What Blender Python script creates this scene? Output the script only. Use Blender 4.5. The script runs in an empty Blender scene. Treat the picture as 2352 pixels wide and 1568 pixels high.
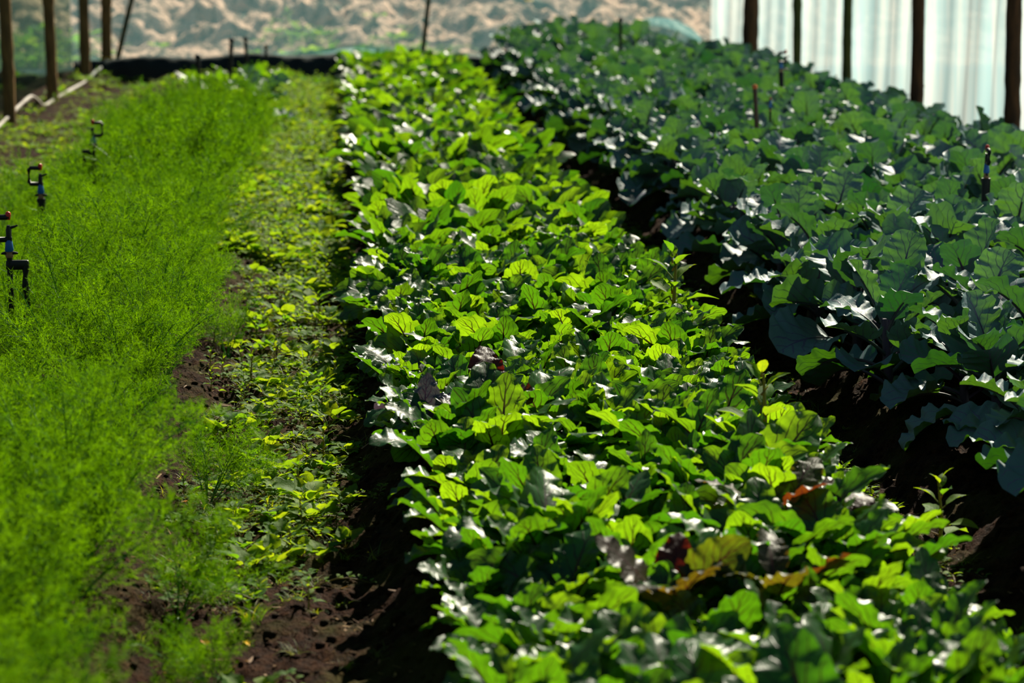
import bpy, math, random
import numpy as np
from mathutils import Vector, Matrix, noise as mnoise

C = bpy.context.scene.collection
SC = bpy.context.scene
PI = math.pi

# ---------------------------------------------------------------- camera
CAM_H = 1.9
cd = bpy.data.cameras.new('camera')
cam = bpy.data.objects.new('camera', cd)
C.objects.link(cam)
cam.location = (0, 0, CAM_H)
cam.rotation_euler = (math.radians(90 - 9.98), 0, math.radians(-4.31))
cd.sensor_width = 36
cd.lens = 84.2
cd.clip_start = 0.1
cd.clip_end = 300
cd.dof.use_dof = True
cd.dof.focus_distance = 8.6
cd.dof.aperture_fstop = 3.0
cd.dof.aperture_blades = 9
SC.camera = cam

# ---------------------------------------------------------------- light
SC.view_settings.view_transform = 'Standard'
SC.view_settings.look = 'None'
SC.view_settings.gamma = 1
SC.view_settings.use_curve_mapping = False
SC.view_settings.exposure = 0.0
SC.cycles.max_bounces = 5
SC.cycles.adaptive_threshold = 0.04
SC.cycles.diffuse_bounces = 2
SC.cycles.glossy_bounces = 2
SC.cycles.transmission_bounces = 3
SC.cycles.transparent_max_bounces = 6
SC.cycles.caustics_reflective = False
SC.cycles.caustics_refractive = False
SC.cycles.sample_clamp_indirect = 3.0

w = bpy.data.worlds.new('sky')
SC.world = w
w.use_nodes = True
nt = w.node_tree
for n in list(nt.nodes):
    nt.nodes.remove(n)
wo = nt.nodes.new('ShaderNodeOutputWorld')
bg = nt.nodes.new('ShaderNodeBackground')
tc = nt.nodes.new('ShaderNodeTexCoord')
sx = nt.nodes.new('ShaderNodeSeparateXYZ')
cr = nt.nodes.new('ShaderNodeValToRGB')
nt.links.new(tc.outputs['Generated'], sx.inputs[0])
nt.links.new(sx.outputs['Z'], cr.inputs[0])
nt.links.new(cr.outputs[0], bg.inputs[0])
nt.links.new(bg.outputs[0], wo.inputs[0])
cr.color_ramp.elements[0].color = (0.62, 0.78, 0.86, 1)
cr.color_ramp.elements[1].color = (0.12, 0.38, 0.62, 1)
bg.inputs[1].default_value = 0.23

sl = bpy.data.lights.new('sun', 'SUN')
sun = bpy.data.objects.new('sun', sl)
C.objects.link(sun)
sl.energy = 10.0
sl.color = (1.0, 0.93, 0.74)
sl.angle = math.radians(0.6)
SUN = Vector((0.35, 0.70, 0.62)).normalized()      # towards the sun: behind the beds, to the right
sun.location = SUN * 60
sun.rotation_euler = SUN.to_track_quat('Z', 'Y').to_euler()

# ---------------------------------------------------------------- node helpers
def new_mat(name):
    m = bpy.data.materials.new(name)
    m.use_nodes = True
    t = m.node_tree
    for n in list(t.nodes):
        t.nodes.remove(n)
    out = t.nodes.new('ShaderNodeOutputMaterial')
    return m, t, out

class NT:
    def __init__(s, t): s.t = t
    def n(s, k, **kw):
        x = s.t.nodes.new(k)
        for a, b in kw.items(): setattr(x, a, b)
        return x
    def inp(s, node, i, v):
        if hasattr(v, 'is_output'): s.t.links.new(v, node.inputs[i])
        elif v is not None:
            if isinstance(v, tuple) and len(v) == 3 and node.inputs[i].type == 'RGBA': v = v + (1,)
            node.inputs[i].default_value = v
    def math(s, op, a, b=None, c=None, clamp=False):
        x = s.n('ShaderNodeMath', operation=op, use_clamp=clamp)
        s.inp(x, 0, a); s.inp(x, 1, b); s.inp(x, 2, c)
        return x.outputs[0]
    def mix(s, f, a, b, blend='MIX'):
        x = s.n('ShaderNodeMix', data_type='RGBA', blend_type=blend)
        s.inp(x, 0, f); s.inp(x, 6, a); s.inp(x, 7, b)
        return x.outputs[2]
    def noise(s, vec, scale, detail=2, rough=0.5, out=0):
        x = s.n('ShaderNodeTexNoise')
        if vec is not None: s.inp(x, 'Vector', vec)
        x.inputs['Scale'].default_value = scale
        x.inputs['Detail'].default_value = detail
        x.inputs['Roughness'].default_value = rough
        return x.outputs[out]
    def ramp(s, f, stops):
        x = s.n('ShaderNodeValToRGB')
        s.inp(x, 0, f)
        e = x.color_ramp.elements
        while len(e) < len(stops): e.new(0.5)
        for i, (p, c) in enumerate(stops):
            e[i].position = p
            e[i].color = (c if isinstance(c, tuple) else (c, c, c)) + (1,)
        return x.outputs[0]
    def smooth(s, v, a, b):
        x = s.n('ShaderNodeMapRange', interpolation_type='SMOOTHSTEP')
        s.inp(x, 0, v); x.inputs[1].default_value = a; x.inputs[2].default_value = b
        return x.outputs[0]
    def bump(s, h, strength, dist):
        x = s.n('ShaderNodeBump')
        x.inputs['Strength'].default_value = strength
        x.inputs['Distance'].default_value = dist
        s.inp(x, 'Height', h)
        return x.outputs[0]

def leaf_material(name, refl, refl2, trans, trans2, vein_refl, vein_trans, rough, spec, nveins, slant, mid_w, vein_w, trans_fac, bump=0.35, special=None):
    m, t, out = new_mat(name)
    N = NT(t)
    uv = N.n('ShaderNodeUVMap').outputs[0]
    sp = N.n('ShaderNodeSeparateXYZ'); N.inp(sp, 0, uv)
    u = N.math('MULTIPLY', N.math('SUBTRACT', sp.outputs[0], 0.5), 2.0)
    v = sp.outputs[1]
    tint = N.n('ShaderNodeAttribute', attribute_name='tint').outputs['Fac']
    off = N.n('ShaderNodeCombineXYZ'); N.inp(off, 2, N.math('MULTIPLY', tint, 37.0))
    va = N.n('ShaderNodeVectorMath', operation='ADD'); N.inp(va, 0, uv); N.inp(va, 1, off.outputs[0])
    vec = va.outputs[0]
    nz = N.math('SUBTRACT', N.noise(vec, 3.5, 2), 0.5)
    au = N.math('ABSOLUTE', u)
    side = N.math('GREATER_THAN', u, 0.0)
    ph = N.math('ADD', N.math('MULTIPLY', v, nveins), N.math('MULTIPLY', au, -slant))
    ph = N.math('ADD', ph, N.math('MULTIPLY', nz, 1.3))
    ph = N.math('ADD', ph, N.math('MULTIPLY', side, 0.45))
    pp = N.math('PINGPONG', ph, 0.5)
    wv = N.math('MULTIPLY', N.math('SUBTRACT', 1.15, au), vein_w)
    sv = N.math('SUBTRACT', 1.0, N.math('DIVIDE', pp, wv, clamp=True), clamp=True)
    mw = N.math('MULTIPLY', N.math('SUBTRACT', 1.12, v), mid_w)
    mv = N.math('SUBTRACT', 1.0, N.math('DIVIDE', N.math('SUBTRACT', au, N.math('MULTIPLY', mw, 0.5)), mw, clamp=True), clamp=True)
    # fine net between the side veins
    vo = N.n('ShaderNodeTexVoronoi', feature='DISTANCE_TO_EDGE'); N.inp(vo, 'Vector', vec); vo.inputs['Scale'].default_value = 11
    net = N.math('MULTIPLY', N.math('SUBTRACT', 1.0, N.smooth(vo.outputs['Distance'], 0.0, 0.09)), 0.14)
    sv = N.math('MULTIPLY', N.smooth(sv, 0.0, 0.6), N.smooth(au, 1.0, 0.75))
    vein = N.math('MAXIMUM', N.math('MAXIMUM', N.math('MULTIPLY', sv, 0.85), N.smooth(mv, 0.0, 0.5)), net)
    c1 = N.mix(tint, refl, refl2)
    c2 = N.mix(tint, trans, trans2)
    blot = N.noise(vec, 5, 3)
    c2 = N.mix(N.math('MULTIPLY', N.smooth(blot, 0.35, 0.75), 0.35), c2, tuple(x * 0.55 for x in trans))
    c1 = N.mix(vein, c1, vein_refl)
    c2 = N.mix(vein, c2, vein_trans)
    if special:
        k = N.math('MULTIPLY', N.math('GREATER_THAN', tint, 0.965), N.smooth(N.math('ADD', blot, N.math('MULTIPLY', au, 0.2)), 0.35, 0.6))
        c1 = N.mix(k, c1, special[0]); c2 = N.mix(k, c2, special[1])
    hgt = N.math('SUBTRACT', N.math('MULTIPLY', N.noise(vec, 9, 2), 0.5), N.math('MULTIPLY', vein, 0.5))
    b = N.bump(hgt, bump, 0.006)
    pr = N.n('ShaderNodeBsdfPrincipled')
    N.inp(pr, 'Base Color', c1); pr.inputs['Roughness'].default_value = rough
    pr.inputs['Specular IOR Level'].default_value = spec
    N.inp(pr, 'Normal', b)
    tr = N.n('ShaderNodeBsdfTranslucent'); N.inp(tr, 0, c2); N.inp(tr, 'Normal', b)
    mx = N.n('ShaderNodeMixShader'); mx.inputs[0].default_value = trans_fac
    t.links.new(pr.outputs[0], mx.inputs[1]); t.links.new(tr.outputs[0], mx.inputs[2])
    t.links.new(mx.outputs[0], out.inputs[0])
    return m

def plain_leafy(name, refl, trans, rough, fac, refl2=None, trans2=None, spec=0.4):
    m, t, out = new_mat(name)
    N = NT(t)
    tint = N.n('ShaderNodeAttribute', attribute_name='tint').outputs['Fac']
    pr = N.n('ShaderNodeBsdfPrincipled')
    N.inp(pr, 'Base Color', N.mix(tint, refl, refl2 or refl)); pr.inputs['Roughness'].default_value = rough
    pr.inputs['Specular IOR Level'].default_value = spec
    tr = N.n('ShaderNodeBsdfTranslucent'); N.inp(tr, 0, N.mix(tint, trans, trans2 or trans))
    mx = N.n('ShaderNodeMixShader'); mx.inputs[0].default_value = fac
    t.links.new(pr.outputs[0], mx.inputs[1]); t.links.new(tr.outputs[0], mx.inputs[2])
    t.links.new(mx.outputs[0], out.inputs[0])
    return m

def plain(name, col, rough=0.5, spec=0.5, noise_scale=None, col2=None, bump=0.0, stretch=None):
    m, t, out = new_mat(name)
    N = NT(t)
    pr = N.n('ShaderNodeBsdfPrincipled')
    pr.inputs['Roughness'].default_value = rough
    pr.inputs['Specular IOR Level'].default_value = spec
    if noise_scale:
        co = N.n('ShaderNodeTexCoord').outputs['Object']
        if stretch:
            mp = N.n('ShaderNodeMapping'); N.inp(mp, 0, co); mp.inputs['Scale'].default_value = stretch; co = mp.outputs[0]
        nz = N.noise(co, noise_scale, 5, 0.6)
        N.inp(pr, 'Base Color', N.mix(N.smooth(nz, 0.3, 0.7), col, col2))
        if bump: N.inp(pr, 'Normal', N.bump(nz, bump, 0.02))
    else:
        N.inp(pr, 'Base Color', col)
    t.links.new(pr.outputs[0], out.inputs[0])
    return m

M = {}
M['beet'] = leaf_material('beetroot_leaf', (0.015, 0.085, 0.020), (0.025, 0.12, 0.02), (0.06, 0.23, 0.003), (0.32, 0.56, 0.005),
                          (0.035, 0.04, 0.015), (0.035, 0.03, 0.004), 0.36, 0.6, 5.5, 2.4, 0.070, 0.15, 0.54, 0.32,
                          ((0.10, 0.015, 0.01), (0.42, 0.05, 0.004)))
M['beet_red'] = leaf_material('beetroot_leaf_wine_red', (0.035, 0.010, 0.010), (0.02, 0.06, 0.012), (0.20, 0.016, 0.004), (0.17, 0.26, 0.005),
                          (0.05, 0.005, 0.01), (0.08, 0.005, 0.01), 0.42, 0.4, 6.5, 2.6, 0.055, 0.13, 0.5, 0.6)
M['beet_lilac'] = leaf_material('beetroot_leaf_lilac', (0.10, 0.08, 0.13), (0.06, 0.06, 0.09), (0.10, 0.05, 0.10), (0.08, 0.1, 0.05),
                          (0.08, 0.02, 0.06), (0.05, 0.01, 0.03), 0.28, 0.9, 6.5, 2.6, 0.055, 0.13, 0.3, 0.9)
M['beet_stalk'] = plain_leafy('beetroot_stalk', (0.10, 0.008, 0.02), (0.22, 0.02, 0.02), 0.35, 0.25, (0.06, 0.03, 0.012), (0.2, 0.1, 0.01))
M['cab'] = leaf_material('cabbage_leaf', (0.085, 0.185, 0.19), (0.21, 0.33, 0.34), (0.014, 0.085, 0.002), (0.09, 0.22, 0.003),
                         (0.20, 0.15, 0.28), (0.012, 0.04, 0.006), 0.50, 0.40, 5.0, 2.6, 0.05, 0.12, 0.36, 0.28)
M['cab_stalk'] = plain_leafy('cabbage_stalk', (0.07, 0.04, 0.09), (0.08, 0.08, 0.06), 0.5, 0.2, (0.06, 0.09, 0.08), (0.1, 0.2, 0.05))
M['fennel'] = plain_leafy('fennel_frond', (0.008, 0.050, 0.002), (0.022, 0.115, 0.001), 0.6, 0.6, (0.045, 0.15, 0.002), (0.25, 0.49, 0.001), 0.06)
M['fennel_stalk'] = plain_leafy('fennel_stalk', (0.03, 0.15, 0.02), (0.06, 0.30, 0.01), 0.4, 0.3, (0.05, 0.22, 0.02), (0.10, 0.4, 0.01))
M['weed'] = leaf_material('weed_leaf', (0.05, 0.19, 0.015), (0.19, 0.31, 0.02), (0.13, 0.34, 0.005), (0.42, 0.50, 0.007),
                          (0.08, 0.16, 0.03), (0.2, 0.3, 0.01), 0.6, 0.25, 5, 2.5, 0.05, 0.08, 0.62, 0.4)
M['weed_stalk'] = plain_leafy('weed_stalk', (0.08, 0.16, 0.03), (0.25, 0.35, 0.02), 0.5, 0.4, (0.18, 0.12, 0.04), (0.4, 0.25, 0.03))
M['grass'] = plain_leafy('grass_blade', (0.05, 0.15, 0.015), (0.18, 0.40, 0.01), 0.5, 0.5, (0.17, 0.17, 0.02), (0.45, 0.42, 0.01))
M['straw'] = plain_leafy('dry_straw', (0.35, 0.20, 0.07), (0.45, 0.25, 0.06), 0.7, 0.3, (0.22, 0.10, 0.04), (0.3, 0.15, 0.03))
M['orange_leaf'] = plain_leafy('dry_orange_leaf', (0.65, 0.25, 0.03), (0.9, 0.32, 0.02), 0.5, 0.4, (0.5, 0.15, 0.02), (0.7, 0.2, 0.01))
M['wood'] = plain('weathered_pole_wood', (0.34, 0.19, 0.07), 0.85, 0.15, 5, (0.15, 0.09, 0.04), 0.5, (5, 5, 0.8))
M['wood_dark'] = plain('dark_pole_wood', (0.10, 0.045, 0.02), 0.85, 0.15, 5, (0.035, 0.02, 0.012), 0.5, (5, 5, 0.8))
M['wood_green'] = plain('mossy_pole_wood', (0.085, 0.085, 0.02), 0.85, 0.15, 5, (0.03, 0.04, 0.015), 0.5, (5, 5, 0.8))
M['black'] = plain('black_plastic', (0.006, 0.006, 0.007), 0.45, 0.4)
M['pipe_black'] = plain('black_riser_pipe', (0.008, 0.008, 0.010), 0.5, 0.35)
M['rust'] = plain('rusty_brown_stake', (0.05, 0.02, 0.015), 0.4, 0.5, 8, (0.10, 0.035, 0.02))
M['blue'] = plain('blue_nozzle_plastic', (0.01, 0.13, 0.48), 0.35)
M['red'] = plain('red_cap_plastic', (0.65, 0.02, 0.01), 0.35)
M['orange'] = plain('orange_cap_plastic', (0.8, 0.16, 0.03), 0.3)
M['brass'] = plain('tan_plastic_collar', (0.35, 0.17, 0.08), 0.4)
M['yellow'] = plain_leafy('yellow_tape', (0.85, 0.5, 0.01), (0.9, 0.55, 0.01), 0.5, 0.4)
M['hose'] = plain('pale_grey_hose', (0.38, 0.34, 0.30), 0.6, 0.4, 9, (0.24, 0.20, 0.17))
M['rope'] = plain('dull_green_cord', (0.05, 0.10, 0.05), 0.8, 0.2)
M['skirt'] = plain('black_ground_sheet', (0.006, 0.010, 0.010), 0.6, 0.25, 4, (0.012, 0.018, 0.016), 0.6)

def soil_mat():
    m, t, out = new_mat('dark_soil')
    N = NT(t)
    co = N.n('ShaderNodeTexCoord').outputs['Object']
    a = N.noise(co, 3.0, 5, 0.6); b = N.noise(co, 28, 5, 0.7); c = N.noise(co, 110, 3, 0.6)
    col = N.mix(N.smooth(b, 0.3, 0.75), (0.009, 0.004, 0.003), (0.060, 0.024, 0.011))
    col = N.mix(N.math('MULTIPLY', N.smooth(c, 0.62, 0.74), 0.5), col, (0.12, 0.055, 0.022))
    col = N.mix(N.math('MULTIPLY', N.smooth(a, 0.45, 0.65), 0.55), col, (0.060, 0.060, 0.010))
    pr = N.n('ShaderNodeBsdfPrincipled')
    N.inp(pr, 'Base Color', col); pr.inputs['Roughness'].default_value = 0.85
    pr.inputs['Specular IOR Level'].default_value = 0.05
    N.inp(pr, 'Normal', N.bump(N.math('ADD', b, N.math('MULTIPLY', c, 0.5)), 1.0, 0.045))
    t.links.new(pr.outputs[0], out.inputs[0])
    return m
M['soil'] = soil_mat()

def hill_mat():
    m, t, out = new_mat('stony_hillside')
    N = NT(t)
    co = N.n('ShaderNodeTexCoord').outputs['Object']
    a = N.noise(co, 1.1, 4, 0.6); b = N.noise(co, 4.5, 4, 0.65)
    col = N.mix(N.smooth(b, 0.40, 0.54), (0.14, 0.085, 0.06), (0.74, 0.43, 0.31))
    col = N.mix(N.smooth(a, 0.56, 0.66), col, (0.07, 0.10, 0.08))
    pr = N.n('ShaderNodeBsdfPrincipled')
    N.inp(pr, 'Base Color', col); pr.inputs['Roughness'].default_value = 0.9
    pr.inputs['Specular IOR Level'].default_value = 0.1
    N.inp(pr, 'Normal', N.bump(b, 0.8, 0.2))
    t.links.new(pr.outputs[0], out.inputs[0])
    return m
M['hill'] = hill_mat()

def film_mat(name, clear, tint_c, trans_c, streak):
    m, t, out = new_mat(name)
    N = NT(t)
    co = N.n('ShaderNodeTexCoord').outputs['Object']
    mp = N.n('ShaderNodeMapping'); N.inp(mp, 0, co); mp.inputs['Scale'].default_value = (6.0, 6.0, 0.35)
    nz = N.noise(mp.outputs[0], 1.6, 4, 0.6)
    k = N.smooth(nz, 0.35, 0.7)
    tp = N.n('ShaderNodeBsdfTransparent'); N.inp(tp, 0, tint_c)
    tr = N.n('ShaderNodeBsdfTranslucent'); N.inp(tr, 0, N.mix(k, trans_c, streak))
    df = N.n('ShaderNodeBsdfPrincipled'); N.inp(df, 'Base Color', N.mix(k, trans_c, streak)); df.inputs['Roughness'].default_value = 0.4
    m1 = N.n('ShaderNodeMixShader'); m1.inputs[0].default_value = 0.22
    t.links.new(tr.outputs[0], m1.inputs[1]); t.links.new(df.outputs[0], m1.inputs[2])
    m2 = N.n('ShaderNodeMixShader'); m2.inputs[0].default_value = clear
    t.links.new(m1.outputs[0], m2.inputs[1]); t.links.new(tp.outputs[0], m2.inputs[2])
    t.links.new(m2.outputs[0], out.inputs[0])
    return m
M['film_right'] = film_mat('milky_polythene', 0.15, (0.8, 0.95, 1.0), (0.56, 0.82, 0.88), (0.88, 0.95, 0.94))
M['film_far'] = film_mat('hazy_shade_net', 0.74, (0.86, 0.97, 0.97), (0.14, 0.30, 0.33), (0.22, 0.38, 0.42))

# ---------------------------------------------------------------- mesh helpers
class MB:
    def __init__(s):
        s.V = []; s.F = []; s.U = []; s.T = []; s.n = 0
    def add(s, V, F, uv=None, tint=0.5):
        V = np.asarray(V, float).reshape(-1, 3); F = np.asarray(F, int)
        s.V.append(V); s.F.append(F + s.n)
        s.U.append(np.full((len(V), 2), 0.5) if uv is None else uv)
        s.T.append(np.full(len(V), tint) if np.isscalar(tint) else np.asarray(tint, float)); s.n += len(V)
    def merge(s, o, mat=None, dt=0.0):
        base = s.n
        for V, U, T in zip(o.V, o.U, o.T):
            W = V if mat is None else V @ mat[:3, :3].T + mat[:3, 3]
            s.V.append(W); s.U.append(U); s.T.append(T if not dt else np.mod(T + dt, 0.96))
        for F in o.F: s.F.append(F + base)
        s.n += o.n
    def build(s, name, mat, parent=None, smooth=True, link=True):
        me = bpy.data.meshes.new(name)
        V = np.concatenate(s.V); U = np.concatenate(s.U); T = np.concatenate(s.T)
        me.vertices.add(len(V)); me.vertices.foreach_set('co', V.astype(np.float32).ravel())
        sizes = np.concatenate([np.full(len(f), f.shape[1]) for f in s.F])
        idx = np.concatenate([f.ravel() for f in s.F]).astype(np.int32)
        me.loops.add(len(idx)); me.loops.foreach_set('vertex_index', idx)
        me.polygons.add(len(sizes))
        me.polygons.foreach_set('loop_start', np.concatenate([[0], np.cumsum(sizes)[:-1]]).astype(np.int32))
        me.update(calc_edges=True)
        me.validate()
        if smooth: me.polygons.foreach_set('use_smooth', np.ones(len(me.polygons), bool))
        uvl = me.uv_layers.new(name='UVMap')
        li = np.empty(len(me.loops), np.int32); me.loops.foreach_get('vertex_index', li)
        uvl.data.foreach_set('uv', U[li].astype(np.float32).ravel())
        at = me.attributes.new('tint', 'FLOAT', 'POINT'); at.data.foreach_set('value', T.astype(np.float32))
        me.materials.append(mat)
        if not link: return me
        o = bpy.data.objects.new(name, me); C.objects.link(o)
        if parent: o.parent = parent
        return o

def tube(mb, pts, rad, sides=6, tint=0.5, caps=True):
    pts = np.asarray(pts, float); n = len(pts)
    rad = np.full(n, rad) if np.isscalar(rad) else np.asarray(rad, float)
    T = np.gradient(pts, axis=0); T /= np.linalg.norm(T, axis=1)[:, None] + 1e-9
    ref = np.array([0, 0, 1.0]) if abs(T[:, 2]).mean() < 0.8 else np.array([1.0, 0, 0])
    A = np.cross(T, ref); A /= np.linalg.norm(A, axis=1)[:, None] + 1e-9
    B = np.cross(T, A)
    a = np.arange(sides) / sides * 2 * PI
    V = pts[:, None] + rad[:, None, None] * (np.cos(a)[None, :, None] * A[:, None] + np.sin(a)[None, :, None] * B[:, None])
    i = np.arange(n - 1)[:, None] * sides; j = np.arange(sides)[None]; k = (j + 1) % sides
    F = np.stack([i + j, i + k, i + sides + k, i + sides + j], -1).reshape(-1, 4)
    mb.add(V.reshape(-1, 3), F, None, tint)
    if caps:
        mb.add(V[0], np.arange(sides)[None], None, tint); mb.add(V[-1], np.arange(sides)[::-1][None], None, tint)

def box(mb, c, s, tint=0.5, rot=None, bev=0.0):
    x, y, z = np.array(s) / 2
    if bev <= 0:
        V = np.array([(i * x, j * y, k * z) for k in (-1, 1) for j in (-1, 1) for i in (-1, 1)], float)
        F = np.array([(0, 2, 3, 1), (4, 5, 7, 6), (0, 1, 5, 4), (2, 6, 7, 3), (0, 4, 6, 2), (1, 3, 7, 5)])
        if rot is not None: V = V @ rot.T
        mb.add(V + np.array(c), F, None, tint)
        return
    prof = [(-x + bev, -y), (x - bev, -y), (x, -y + bev), (x, y - bev), (x - bev, y), (-x + bev, y), (-x, y - bev), (-x, -y + bev)]
    V = []
    for zz, sc in ((-z, 1 - bev / max(x, y)), (-z + bev, 1), (z - bev, 1), (z, 1 - bev / max(x, y))):
        V += [(p[0] * sc, p[1] * sc, zz) for p in prof]
    V = np.array(V)
    if rot is not None: V = V @ rot.T
    F = [(r * 8 + j, r * 8 + (j + 1) % 8, r * 8 + 8 + (j + 1) % 8, r * 8 + 8 + j) for r in range(3) for j in range(8)]
    n0 = mb.n
    mb.add(V + np.array(c), np.array(F), None, tint)
    mb.F.append(np.array([[n0 + q for q in range(7, -1, -1)]])); mb.F.append(np.array([[n0 + 24 + q for q in range(8)]]))

def leaf(mb, st, rng, az, pet, L, W, el0, el1, shape, ruffle, nruf, cup, nt=14, ns=8, base=(0, 0, 0), twist=0.0, r0=0.003, pucker=0.003, tint=None, edge=0.05, midrib=True, bend=1.0):
    """one leaf: a petiole tube and midrib into st, a blade sheet into mb"""
    tint = rng.random() if tint is None else tint
    npet = 5
    s = np.concatenate([np.linspace(0, pet, npet)[:-1], pet + np.linspace(0, L, nt + 1)])
    f = s / s[-1]
    el = el0 + (el1 - el0) * f ** bend
    ds = np.diff(s)
    r = np.concatenate([[0], np.cumsum(ds * np.cos((el[1:] + el[:-1]) / 2))])
    z = np.concatenate([[0], np.cumsum(ds * np.sin((el[1:] + el[:-1]) / 2))])
    ca, sa = math.cos(az), math.sin(az)
    sway = 0.12 * (rng.random() - 0.5) * 2 * f ** 2 * s[-1]
    P = np.stack([base[0] + r * ca - sway * sa, base[1] + r * sa + sway * ca, base[2] + z], 1)
    T = np.gradient(P, axis=0); T /= np.linalg.norm(T, axis=1)[:, None]
    S = np.array([-sa, ca, 0.0])[None] - T * (T @ np.array([-sa, ca, 0.0]))[:, None]
    S /= np.linalg.norm(S, axis=1)[:, None]
    Nn = np.cross(S, T); Nn *= np.sign(Nn[:, 2:3].mean() + 1e-6) if False else 1
    Nn = np.cross(T, S)
    if (Nn[:, 2].mean()) < 0: Nn = -Nn
    tw = twist * f ** 1.5
    S2 = S * np.cos(tw)[:, None] + Nn * np.sin(tw)[:, None]; N2 = Nn * np.cos(tw)[:, None] - S * np.sin(tw)[:, None]
    b0 = npet - 1
    Pb, Sb, Nb = P[b0:], S2[b0:], N2[b0:]
    t = np.linspace(0, 1, nt + 1)
    if shape == 'beet': wd = np.sin(PI * np.clip(t, 0, 1) ** 0.62) ** 0.62 * (0.90 + 0.1 * t) 
    elif shape == 'cab': wd = np.clip(1 - np.abs(2 * (t ** 0.80) - 1.04) ** 2.4, 0, None) ** 0.5; wd = np.maximum(wd, 0.10 * (1 - t))
    elif shape == 'heart': wd = np.sin(PI * t ** 0.55) ** 0.8
    elif shape == 'lance': wd = np.sin(PI * t ** 0.75) ** 1.2
    else: wd = (1 - t) ** 0.7 * (0.35 + np.minimum(t * 4, 0.65))
    wd = wd * W / 2; wd[-1] = 0.002 * L
    u = np.linspace(-1, 1, ns + 1)
    ph = rng.random(4) * 6.28
    for sd in (0, 1):
        pass
    sgn = (u > 0).astype(float)
    lw = 1 + edge * (0.6 * np.sin(2 * PI * nruf * 0.6 * t[:, None] + ph[0] + sgn[None] * ph[1]) + 0.7 * np.sin(2 * PI * nruf * 2.3 * t[:, None] + ph[2] + 2 * sgn[None])) * np.minimum(1, t * 3)[:, None]
    X = u[None] * wd[:, None] * lw
    au = np.abs(u)[None]
    hz = cup * au ** 1.4 * wd[:, None]
    env = np.minimum(1, 3 * (1 - t) + 0.25)[:, None] * np.minimum(1, t * 4 + 0.2)[:, None]
    hz = hz + ruffle * W * au ** 1.8 * env * (np.sin(2 * PI * nruf * t[:, None] + ph[2] + sgn[None] * ph[3]) + 0.5 * np.sin(2 * PI * nruf * 2.1 * t[:, None] + ph[3] + sgn[None]))
    hz = hz + pucker * rng.normal(size=hz.shape) * (au > 0.01) * (wd[:, None] > 0.004)
    V = Pb[:, None] + Sb[:, None] * X[..., None] + Nb[:, None] * hz[..., None]
    uv = np.stack(np.broadcast_arrays((u[None] + 1) / 2, t[:, None]), -1).reshape(-1, 2)
    i = np.arange(nt)[:, None] * (ns + 1); j = np.arange(ns)[None]
    F = np.stack([i + j, i + j + 1, i + ns + 2 + j, i + ns + 1 + j], -1).reshape(-1, 4)
    mb.add(V.reshape(-1, 3), F, uv.copy(), tint)
    if st is not None:
        e = b0 + (int(nt * 0.6) if midrib else 1)
        q = P[:e + 1:1] - Nn[:e + 1] * np.linspace(0, r0 * 0.5, e + 1)[:, None]
        tube(st, q, np.linspace(r0, r0 * 0.35, e + 1), 5, rng.random(), False)

# ---------------------------------------------------------------- ground shape
def sm(x, a, b):
    t = np.clip((x - a) / (b - a), 0, 1)
    return t * t * (3 - 2 * t)
_rs = np.random.default_rng(5)
_NZ = [(_rs.normal(size=2), _rs.random() * 6.28) for _ in range(60)]
def fnoise(x, y, scale, k0, k1):
    v = 0
    for d, p in _NZ[k0:k1]:
        v = v + np.sin((x * d[0] + y * d[1]) * scale + p)
    return v / math.sqrt((k1 - k0) * 0.5)
def ground(x, y):
    x = np.asarray(x, float); y = np.asarray(y, float)
    wob = 0.03 * fnoise(0 * x, y, 1.6, 0, 5)
    z = 0.10 * sm(x, -2.15, -1.85) * (1 - sm(x, -0.62 + wob, -0.40 + wob))
    z = z + 0.15 * sm(x, 0.04 + wob, 0.30 + wob) * (1 - sm(x, 1.38 + wob, 1.58 + wob))
    z = z + 0.12 * sm(x, 1.88 + wob, 2.10 + wob) * (1 - sm(x, 4.35, 4.6))
    z = z + 0.10 * sm(-x, 2.35, 2.75) * (1 - sm(-x, 3.0, 3.6))
    z = z + 0.012 * fnoise(x, y, 5.0, 5, 15) + 0.006 * fnoise(x, y, 17, 15, 30) + 0.003 * fnoise(x, y, 60, 30, 45)
    return z
def gz(x, y): return float(ground(x, y))

def tag(o, label=None, cat=None, group=None, kind=None):
    if label: o['label'] = label
    if cat: o['category'] = cat
    if group: o['group'] = group
    if kind: o['kind'] = kind
    return o
def thing(name, label, cat, loc=(0, 0, 0), rz=0.0, group=None):
    o = bpy.data.objects.new(name, None); C.objects.link(o)
    o.empty_display_size = 0.1
    o.location = loc; o.rotation_euler = (0, 0, rz)
    return tag(o, label, cat, group)

def grid_obj(name, xs, ys, zf, mat, kind='structure'):
    X, Y = np.meshgrid(xs, ys)
    Z = zf(X, Y)
    mb = MB(); nx = len(xs)
    i = np.arange(len(ys) - 1)[:, None] * nx; j = np.arange(nx - 1)[None]
    F = np.stack([i + j, i + j + 1, i + nx + j + 1, i + nx + j], -1).reshape(-1, 4)
    mb.add(np.stack([X, Y, Z], -1).reshape(-1, 3), F)
    return tag(mb.build(name, mat), kind=kind)

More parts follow.
